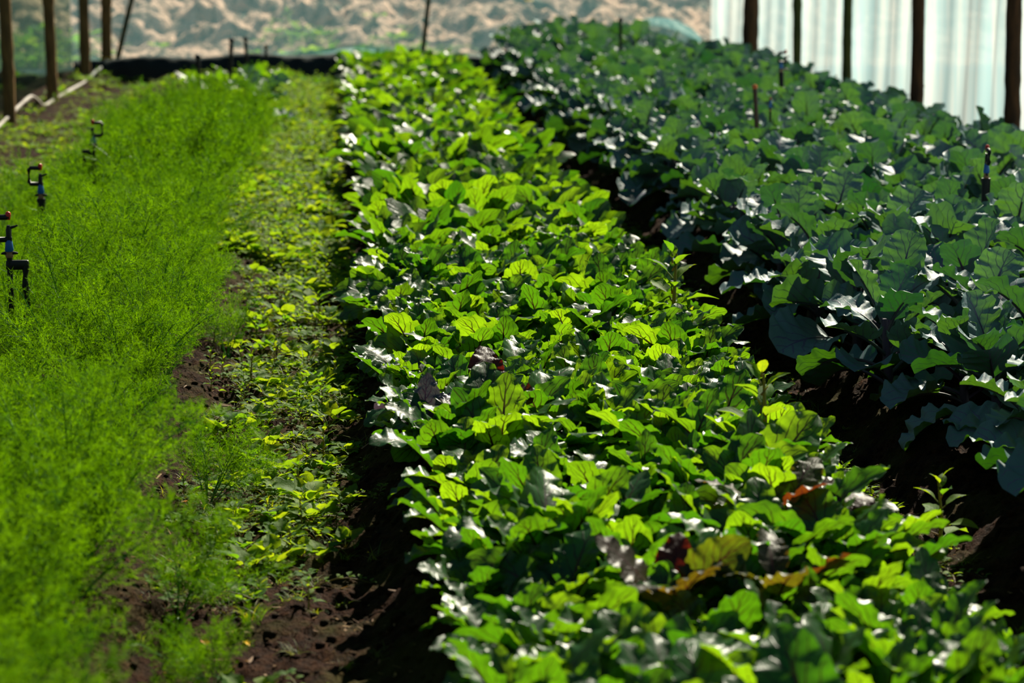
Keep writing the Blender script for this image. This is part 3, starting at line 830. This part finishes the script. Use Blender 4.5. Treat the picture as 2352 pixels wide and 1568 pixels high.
# visible ones first: the frame's bottom edge cuts the bed
def in_frame(x, y, z, mg=60):
    X, Y, Z = cam.matrix_world.inverted() @ Vector((x, y, z))
    u = 1176 + 5500 * X / -Z; v = 784 - 5500 * Y / -Z
    return -mg < u < 2352 + mg and -mg < v < 1568 + mg * 2.2
bpy.context.view_layer.update()
def depth_band(y):
    return ('at the blurred near end' if y < 5.7 else 'in the near part' if y < 7.0 else 'at the sharpest middle' if y < 8.6 else 'just past the sharp middle' if y < 10.2 else 'where the bed blurs again')
nbeet = 0
stuff_b, stuff_s = MB(), MB()
for py, px, i in sites:
    s = 0.92 + 0.28 * RB.random() - (0.08 if i in (0, NB - 1) else 0)
    wave = 1 + 0.10 * math.sin(py * 1.9 + 1.0) + 0.06 * math.sin(py * 4.3)
    s *= wave
    v = RB.randrange(9); rz = RB.random() * 6.28
    tl = (RB.gauss(0, 0.10), RB.gauss(0, 0.10))
    loc = (px, py, gz(px, py) - 0.005)
    if not in_frame(px, py, 0.35, 140): continue
    if nbeet < 300:
        place('beetroot_plant', ('leaf_blades', 'leaf_stalks'), beet_me[v], loc, rz, s,
              'green beetroot plant %s, %s' % (depth_band(py), ROWN[i]), 'beetroot', 'beetroot plants in the middle bed', tl)
        nbeet += 1
    else:
        lo = beet_lo[RB.randrange(5)]
        m = mat4(loc, rz, s, tl)
        stuff_b.merge(lo[0], m, RB.random() * 0.9); stuff_s.merge(lo[1], m)
t = thing('beetroot_foliage', 'dense blurred beetroot tops filling the far half of the middle bed', 'beetroot', (0, 0, 0)); t['kind'] = 'stuff'
stuff_b.build('leaf_blades', M['beet'], t); stuff_s.build('leaf_stalks', M['beet_stalk'], t)

# the odd ones in the bed
def odd(x, y, seed, mk, label, s=1.0, nl=6, z=0.0):
    bl, st = beet_variant(seed, nl, 1.0, 0, True)
    a = mats(bl, st, 'leaf_blades', 'leaf_stalks', M[mk], M['beet_stalk'])
    place('beetroot_plant', ('leaf_blades', 'leaf_stalks'), a, (x, y, gz(x, y) + z), 0.3, s, label, 'beetroot', 'off-colour beetroot plants')
odd(0.50, 7.62, 301, 'beet_red', 'beetroot plant with rusty red leaves near the left edge of the sharp middle', 0.95, 5, 0.12)
odd(0.28, 7.55, 305, 'beet_lilac', 'beetroot plant with a crumpled shiny lilac leaf on the left edge of the bed', 0.8, 4, 0.08)
odd(0.80, 5.50, 302, 'beet_red', 'wine red beetroot plant in the blurred foreground, the left one of two', 0.88, 6, 0.10)
odd(1.05, 5.5, 303, 'beet_red', 'beetroot plant with brownish red leaves in the foreground right of the wine red one', 0.82, 5, 0.10)
odd(1.20, 6.2, 304, 'beet_red', 'beetroot plant with small red-brown patches near the cabbage path', 0.9, 4, 0.09)

def tall_weed(x, y, H, label, seed):
    bl, st = weed_variant('tall', seed)
    a = mats(bl, st, 'leaves', 'stem', M['weed'], M['weed_stalk'])
    place('tall_weed', ('leaves', 'stem'), a, (x, y, gz(x, y)), seed * 0.7, H / 0.09, label, 'weed', 'tall pointed-leaf weeds')
tall_weed(1.38, 9.6, 0.40, 'light green pointed-leaf weed standing above the beetroot tops, right side', 61)
tall_weed(1.28, 7.0, 0.36, 'pale green weed with pointed leaves in the beetroot near the cabbage path', 62)
tall_weed(1.66, 8.3, 0.15, 'small leafy weed alone on the dark path beside the tan clod', 63)
tall_weed(1.80, 6.85, 0.24, 'dark bushy weed on the shaded path at the right, under the cabbage edge', 64)

# ---------------------------------------------------------------- cabbages
RC = random.Random(17)
cab = [cab_variant(400 + i, 12 + i % 3) for i in range(8)]
cab_me = [mats(bl, st, 'leaf_blades', 'leaf_stalks', M['cab'], M['cab_stalk']) for bl, st in cab]
CX = [2.16, 2.58, 3.00, 3.41, 3.82, 4.20]
CROW = ['edge row by shaded path', 'second row from shaded path', 'third row from shaded path', 'fourth row from shaded path', 'second row from plastic sheet', 'row against plastic sheet']
y = 5.9; r = 0
while y < 28.6:
    for i, x in enumerate(CX):
        px = x + RC.gauss(0, 0.04); py = y + RC.gauss(0, 0.05) + (0.2 if i % 2 else 0)
        if i >= 2 and py > 26.4 + (3 - i) * 0.4 and i > 3: continue
        if not in_frame(px, py, 0.45, 230): continue
        s = 1.0 + 0.18 * RC.random()
        if i == 0: s *= 0.94
        if i == 0 and py < 8.6: px += 0.13; s *= 0.88
        if py > 26 and i < 4: s *= 1.12
        if i == 5: s *= 0.9
        bd = ('in the near corner of the frame' if py < 8.5 else 'in the sharp near part' if py < 11 else 'around the thick riser' if py < 13.5 else 'around the orange capped stake' if py < 16.5 else
              'around the ring-headed sprinkler' if py < 20 else 'between slim poles and hump' if py < 24 else 'on the far hump')
        place('cabbage_plant', ('leaf_blades', 'leaf_stalks'), cab_me[RC.randrange(8)], (px, py, gz(px, py) - 0.01), RC.random() * 6.28, s,
              'blue green cabbage %s, %s' % (bd, CROW[i]), 'cabbage', 'cabbages in the right bed', (RC.gauss(0, 0.07), RC.gauss(0, 0.07)))
    y += 0.42; r += 1

# ---------------------------------------------------------------- fennel bed
RF = random.Random(27)
fen = [mats(*fennel_variant(500 + i), 'feathery_fronds', 'stalks', M['fennel'], M['fennel_stalk']) for i in range(6)]
fenl = [mats(*fennel_variant(520 + i, 0.62, 1), 'feathery_fronds', 'stalks', M['fennel'], M['fennel_stalk']) for i in range(3)]
FX = [-0.74, -1.04, -1.33, -1.60]
FROW = ['edge row by weedy path', 'second row from weedy path', 'third row from weedy path', 'outer left row']
y = 4.25
while y < 20.8:
    for i, x in enumerate(FX):
        px = x + RF.gauss(0, 0.05) + (0.05 if y < 7 and i < 2 else 0); py = y + RF.gauss(0, 0.06) + (0.13 if i % 2 else 0)
        if not in_frame(px, py, 0.4, 420): continue
        if py > 19.8 and i > 2: continue
        s = (0.62 + 0.36 * RF.random()) * (1 + 0.12 * math.sin(py * 1.35 + i * 0.8))
        if i == 0: s *= 0.92 + 0.12 * math.sin(py * 2.2)
        if i == 3: s *= 0.78
        if py > 18: s *= 0.85
        if i == 2: s *= 0.92
        if RF.random() < 0.06: continue
        if any(0.0 < sy - py < 1.7 and abs(px - sx_ * py / sy) < 0.17 for sx_, sy in ((-1.275, 9.5), (-1.445, 12.0), (-1.475, 15.0))):
            if RF.random() < 0.5: continue
            s *= 0.6
        me = fen[RF.randrange(6)] if py < 13 else fenl[RF.randrange(3)]
        bd = ('at the blurred near end' if py < 6.5 else 'before the sharp part' if py < 8.5 else 'beside the nearest sprinkler' if py < 10.8 else 'beside the thick riser' if py < 13.4 else
              'beside the twin-tube sprinkler' if py < 16.5 else 'past all the capped sprinklers' if py < 19.5 else 'at the far end by the stump')
        place('fennel_plant', ('feathery_fronds', 'stalks'), me, (px, py, gz(px, py)), RF.random() * 6.28, s,
              'feathery green fennel plant %s, %s' % (bd, FROW[i]), 'fennel', 'fennel plants in the left bed', (RF.gauss(0, 0.12), RF.gauss(0, 0.12)))
    y += 0.34
# low stray fronds at the bed edge
for k, (x, y, s, lb) in enumerate([(-0.44, 6.35, 0.52, 'small low fennel drooping onto the path near the bottom edge'), (-0.42, 7.6, 0.55, 'small pale fennel seedling sprawling over the weeds at the bed edge'),
                               (-0.46, 10.3, 0.50, 'short dark fennel tuft on the bare slope of the bed'), (-0.30, 5.75, 0.42, 'blurred low fennel tuft at the lower left on bare soil')]):
    place('fennel_seedling', ('feathery_fronds', 'stalks'), fen[k], (x, y, gz(x, y) - 0.02), k * 1.3, s, lb, 'fennel', 'low fennel tufts at the bed edge', (0.2, 0.25))

# ---------------------------------------------------------------- weeds on the paths
RW = random.Random(37)
kinds = ['broad', 'broad', 'broad', 'sprawl', 'sprawl', 'tall', 'grass', 'broad', 'sprawl', 'grass']
wv = []
for i, kd in enumerate(kinds):
    bl, st = weed_variant(kd, 600 + i)
    wv.append((kd, mats(bl, st, 'leaves', 'stems', M['grass'] if kd == 'grass' else M['weed'], M['weed_stalk'])))
wlo = [weed_variant(kd, 640 + i, 1) for i, kd in enumerate(['broad', 'broad', 'sprawl', 'tall', 'sprawl', 'broad'])]
glo = [weed_variant('grass', 660 + i, 1) for i in range(3)]
def weed_density(x, y):
    """patches seen on the left path"""
    d = 0.0
    for cx, cy, rx, ry, a in ((-0.22, 7.75, 0.24, 0.75, 1.0), (-0.15, 9.55, 0.24, 0.62, 1.0), (-0.28, 6.9, 0.18, 0.5, 0.5), (-0.14, 11.0, 0.25, 0.6, 0.7), (-0.14, 12.8, 0.25, 1.3, 1.0),
                              (-0.25, 5.3, 0.22, 0.35, 0.8), (-0.40, 8.9, 0.10, 0.3, 0.7), (0.0, 6.0, 0.12, 0.25, 0.25)):
        q = ((x - cx) / rx) ** 2 + ((y - cy) / ry) ** 2
        d = max(d, a * math.exp(-q ** 1.5 * 0.7))
    if y > 13: d = max(d, 0.85)
    if x > 0.10: d *= 0.35
    return d
nw = 0
cand = []
for _ in range(9000):
    x = RW.uniform(-0.56, 0.16); y = RW.uniform(4.6, 14.2)
    if RW.random() < weed_density(x, y) * (1.0 if y < 13 else 0.8): cand.append((x, y))
cand = cand[:700]
right = []
for _ in range(120):
    x = RW.uniform(1.50, 1.84); y = RW.uniform(6.2, 16)
    right.append((x, y))
WORD = {'broad': 'broad-leaved weed seedling', 'sprawl': 'creeping small-leaved weed', 'tall': 'upright pointed-leaf weed', 'grass': 'thin tuft of grass'}
def wband(x, y):
    a = ('on the blurred lowest stretch of the left path' if y < 6.2 else 'on the bare dark stretch of the left path' if y < 6.9 else 'in the near weedy patch of the left path' if y < 8.6 else
         'in the second weedy patch of the left path' if y < 10.3 else 'past the second weedy patch on the left path' if y < 12 else 'in the blurred weed carpet of the left path')
    b = ', fennel side' if x < -0.32 else ', beetroot side' if x > -0.05 else ', centre'
    return a + b
cand.sort(key=lambda p: p[1])
sel = cand[::max(1, len(cand) // 262)][:262]
rest = [c for c in cand if c not in set(sel)]
for x, y in sel:
    kd, me = wv[RW.randrange(len(wv))]
    s = 0.9 + 0.9 * RW.random() ** 2
    place('path_weed', ('leaves', 'stems'), me, (x, y, gz(x, y) + 0.002), RW.random() * 6.28, s, WORD[kd] + ' ' + wband(x, y), 'weed', 'weeds on the paths')
for x, y in right[:36]:
    kd, me = wv[RW.choice((3, 4, 6, 8, 9, 0))]
    place('path_weed', ('leaves', 'stems'), me, (x, y, gz(x, y) + 0.002), RW.random() * 6.28, 0.6 + 0.5 * RW.random(),
          WORD[kd] + ' on the shaded right path' + (', near end' if y < 8.5 else ', middle' if y < 11.5 else ', far end'), 'weed', 'weeds on the paths')
sb, ss, sg = MB(), MB(), MB()
for x, y in rest:
    v = wlo[RW.randrange(6)]; m = mat4((x, y, gz(x, y)), RW.random() * 6.28, 0.7 + 0.6 * RW.random())
    sb.merge(v[0], m, RW.random()); ss.merge(v[1], m)
for _ in range(2700):
    y = 13 + 15.8 * RW.random(); x = RW.uniform(-0.70, 0.02)
    v = wlo[RW.randrange(6)]; m = mat4((x, y, gz(x, y)), RW.random() * 6.28, 0.9 + 0.9 * RW.random())
    sb.merge(v[0], m, RW.random()); ss.merge(v[1], m)
for _ in range(650):   # dim weeds of the shaded right path
    y = 6 + 20 * RW.random() ** 1.3; x = RW.gauss(1.62, 0.12)
    if fnoise(np.array(x), np.array(y), 3.0, 3, 12) < -0.1: continue
    v = wlo[RW.randrange(6)]; m = mat4((x, y, gz(x, y)), RW.random() * 6.28, 0.5 + 0.7 * RW.random())
    sb.merge(v[0], m, RW.random()); ss.merge(v[1], m)
for _ in range(1000):   # left verge beyond the fennel and round the pole feet
    y = RW.uniform(13, 29); x = RW.uniform(-2.95, -1.9) if y < 22.3 else RW.uniform(-2.95, -0.5)
    v = wlo[RW.randrange(6)]; m = mat4((x, y, gz(x, y)), RW.random() * 6.28, 0.6 + 0.7 * RW.random())
    sb.merge(v[0], m, RW.random()); ss.merge(v[1], m)
t = thing('ground_weeds', 'small yellow green weeds carpeting the far path, left verge and shaded path', 'weeds'); t['kind'] = 'stuff'
sb.build('leaves', M['weed'], t); ss.build('stems', M['weed_stalk'], t)
for _ in range(2600):
    y = 4.8 + 24 * RW.random() ** 1.1
    x = RW.uniform(-0.6, 0.12) if RW.random() < 0.6 else (RW.uniform(1.5, 1.9) if RW.random() < 0.55 else RW.uniform(-2.95, -1.9))
    if y < 13 and x < 0.2 and RW.random() > 0.25 + weed_density(x, y): continue
    if x < -1.8 and y < 12: continue
    m = mat4((x, y, gz(x, y)), RW.random() * 6.28, (0.35 + 0.5 * RW.random()) * (1.4 if x < -1.8 else 1))
    sg.merge(glo[RW.randrange(3)][0], m, RW.random())
tag(sg.build('grass', M['grass']), 'short moss-like grass blades dotting the soil of the paths', 'grass', kind='stuff')

# tiny litter: straw bits and fallen leaf crumbs
lt = MB()
rg = np.random.default_rng(77)
for _ in range(1500):
    y = 4.7 + 12 * rg.random() ** 1.2
    x = rg.uniform(-0.6, 0.2) if rg.random() < 0.7 else rg.uniform(1.45, 1.95)
    a = rg.random() * 6.28; L = 0.008 + 0.05 * rg.random() ** 3; w_ = 0.0012 + 0.004 * rg.random() ** 2
    d = np.array([math.cos(a), math.sin(a), 0.25 * rg.normal()]); n_ = np.array([-math.sin(a), math.cos(a), 0.4 * rg.normal()])
    p = np.array([x, y, gz(x, y) + 0.010 + 0.006 * rg.random()])
    lt.add(np.array([p - d * L / 2 - n_ * w_, p + d * L / 2 - n_ * w_ * 0.4, p + d * L / 2 + n_ * w_ * 0.4, p - d * L / 2 + n_ * w_]), np.array([[0, 1, 2, 3]]), None, rg.random())
tag(lt.build('straw_litter', M['straw']), 'tan straw bits and leaf crumbs scattered over the path soil', 'litter', kind='stuff')
# soil clods
cl = MB()
ico = np.array([(math.cos(a) * math.cos(e), math.sin(a) * math.cos(e), math.sin(e)) for e in (-0.6, 0.5) for a in np.arange(6) * PI / 3] + [(0, 0, 1), (0, 0, -1)])
fq = np.array([[i, (i + 1) % 6, 6 + (i + 1) % 6, 6 + i] for i in range(6)]); ft = np.array([[6 + i, 6 + (i + 1) % 6, 12] for i in range(6)])
for _ in range(8500):
    y = 4.6 + 14 * rg.random() ** 1.3
    c = rg.random()
    x = rg.uniform(-0.62, 0.3) if c < 0.6 else rg.uniform(1.4, 2.1) if c < 0.85 else rg.uniform(-2.9, -1.9)
    s = 0.004 + 0.017 * rg.random() ** 4
    V = ico * s * (0.8 + 0.4 * rg.random((14, 1))) * np.array([1, 1, 0.7]) + np.array([x, y, gz(x, y) + 0.008])
    n0 = cl.n
    cl.add(V, fq); cl.F.append(ft + n0)
tag(cl.build('soil_crumbs', M['soil'], smooth=False), 'loose dark crumbs of earth strewn over both paths', 'soil', kind='stuff')

# a few dry leaves you can point at
def dry(x, y, L, az, label, mk='orange_leaf', el=0.25):
    bl = MB(); rg = np.random.default_rng(int(abs(x * 1000) + y * 10))
    leaf(bl, None, rg, 0, 0.004, L, L * 0.45, el, -0.2, 'lance', 0.08, 2, 0.5, 10, 6, tint=rg.random(), edge=0.08, pucker=0.001)
    o = bl.build('dry_leaf', M[mk]); o.location = (x, y, gz(x, y) + 0.012); o.rotation_euler = (0, 0, az)
    tag(o, label, 'leaf', 'dry leaves on the ground')
dry(-0.36, 5.22, 0.085, 0.2, 'orange dry leaf lying on the soil at the lower left')
dry(-0.34, 6.1, 0.05, 2.0, 'orange yellow dry leaf scrap beside the lowest fennel tuft')
dry(-0.25, 6.15, 0.045, -1.2, 'cream yellow folded leaf on the bare dark part of the path', 'yellow')
dry(-0.50, 7.55, 0.03, 0.8, 'small yellow leaf scrap at the foot of the fennel bed')
dry(-0.60, 10.4, 0.04, 1.3, 'amber dry leaf under the fennel edge by the bare soil slope')
dry(0.06, 12.6, 0.05, 0.9, 'pinkish dry leaf on the path edge beside the beetroot', 'straw', 0.6)

# tan clod / curled dry husk on the right path
mb = MB()
for k in range(5):
    leaf(mb, None, np.random.default_rng(900 + k), k * 0.5 - 1, 0.003, 0.085, 0.05, 0.9 - 0.1 * k, -0.8, 'heart', 0.06, 2, 0.6, 10, 6, tint=0.2 * k)
o = mb.build('dry_husk', plain_leafy('tan_husk', (0.30, 0.16, 0.05), (0.3, 0.14, 0.04), 0.7, 0.25, (0.2, 0.1, 0.03), (0.2, 0.1, 0.03)))
o.location = (1.63, 7.95, gz(1.63, 7.95) + 0.005); tag(o, 'curled tan dry husk lying on the shaded right path', 'husk')

# ---------------------------------------------------------------- leafy clump, teal leaf plant and stump at the end of the fennel
def clump(x, y, n, s, label, seed, name='leafy_plant', mk='beet', cat='plant'):
    bl, st = beet_variant(seed, n, 1.0)
    a = mats(bl, st, 'leaf_blades', 'leaf_stalks', M[mk], M['weed_stalk'])
    place(name, ('leaf_blades', 'leaf_stalks'), a, (x, y, gz(x, y)), seed, s, label, cat, 'leafy plants past the fennel bed')
for k, (x, y, n, s, lb) in enumerate([(-1.10, 24.6, 12, 1.5, 'leafy green plant left of the tall blurred riser'), (-0.86, 24.9, 13, 1.7, 'tallest leafy green plant of the clump under the blurred risers'),
                                   (-0.64, 24.5, 12, 1.5, 'leafy green plant at the right edge of the far clump'), (-0.78, 23.9, 10, 1.2, 'low leafy plant in front of the far clump'),
                                   (-1.35, 25.2, 10, 1.15, 'small leafy plant at the left of the far clump behind the stump')]):
    clump(x, y, n, s, lb, 700 + k)
bl, st = cab_variant(720, 7)
place('cabbage_plant', ('leaf_blades', 'leaf_stalks'), mats(bl, st, 'leaf_blades', 'leaf_stalks', M['cab'], M['cab_stalk']), (-0.66, 21.6, 0.08), 0.6, 1.05,
      'lone cabbage plant with one teal leaf at the right end of the fennel', 'cabbage', 'lone cabbages by the fennel')
mb = MB()
zz = np.linspace(0, 0.34, 12)
for dx, rr, hh in ((0, 0.052, 1.0), (0.07, 0.035, 0.75), (-0.05, 0.03, 0.6)):
    tube(mb, np.stack([dx + 0.01 * np.sin(zz * 20), 0 * zz, zz * hh], 1), rr * (1.1 - 0.3 * zz / 0.34) * (1 + 0.08 * np.random.default_rng(3).normal(size=12)), 9)
o = mb.build('tree_stump', M['wood_dark']); o.location = (-1.30, 22.4, 0.03); tag(o, 'short dark stump with split stubs at the far end of the fennel', 'stump')

# weeds on the ground outside the left net
om, os_ = MB(), MB()
for _ in range(650):
    x = RW.uniform(-6.2, -3.6); y = RW.uniform(20.5, 29.0)
    v = wlo[RW.randrange(6)]; m = mat4((x, y, gz(x, y)), RW.random() * 6.28, 1.2 + 1.6 * RW.random())
    om.merge(v[0], m, RW.random()); os_.merge(v[1], m)
t = thing('outside_weeds', 'low green weeds outside the dark left netting', 'weeds'); t['kind'] = 'stuff'
om.build('leaves', M['weed'], t); os_.build('stems', M['weed_stalk'], t)
# green tufts at the foot of the slope outside the net
rgd = random.Random(91)
gm = MB(); gs = MB()
for _ in range(230):
    c = rgd.random()
    x = rgd.gauss(-4.1, 0.7) if c < 0.72 else rgd.gauss(-0.35, 0.35) if c < 0.87 else rgd.gauss(1.0, 0.3)
    y = rgd.uniform(30.3, 32.8)
    v = wlo[rgd.randrange(6)]; m = mat4((x, y, float(hill_z(np.array(x), np.array(y))) - 0.02), rgd.random() * 6.28, 1.8 + 1.8 * rgd.random())
    gm.merge(v[0], m, rgd.random()); gs.merge(v[1], m)
t = thing('hillside_weeds', 'bright green weeds at the foot of the slope outside the net', 'weeds'); t['kind'] = 'stuff'
gm.build('leaves', M['weed'], t); gs.build('stems', M['weed_stalk'], t)
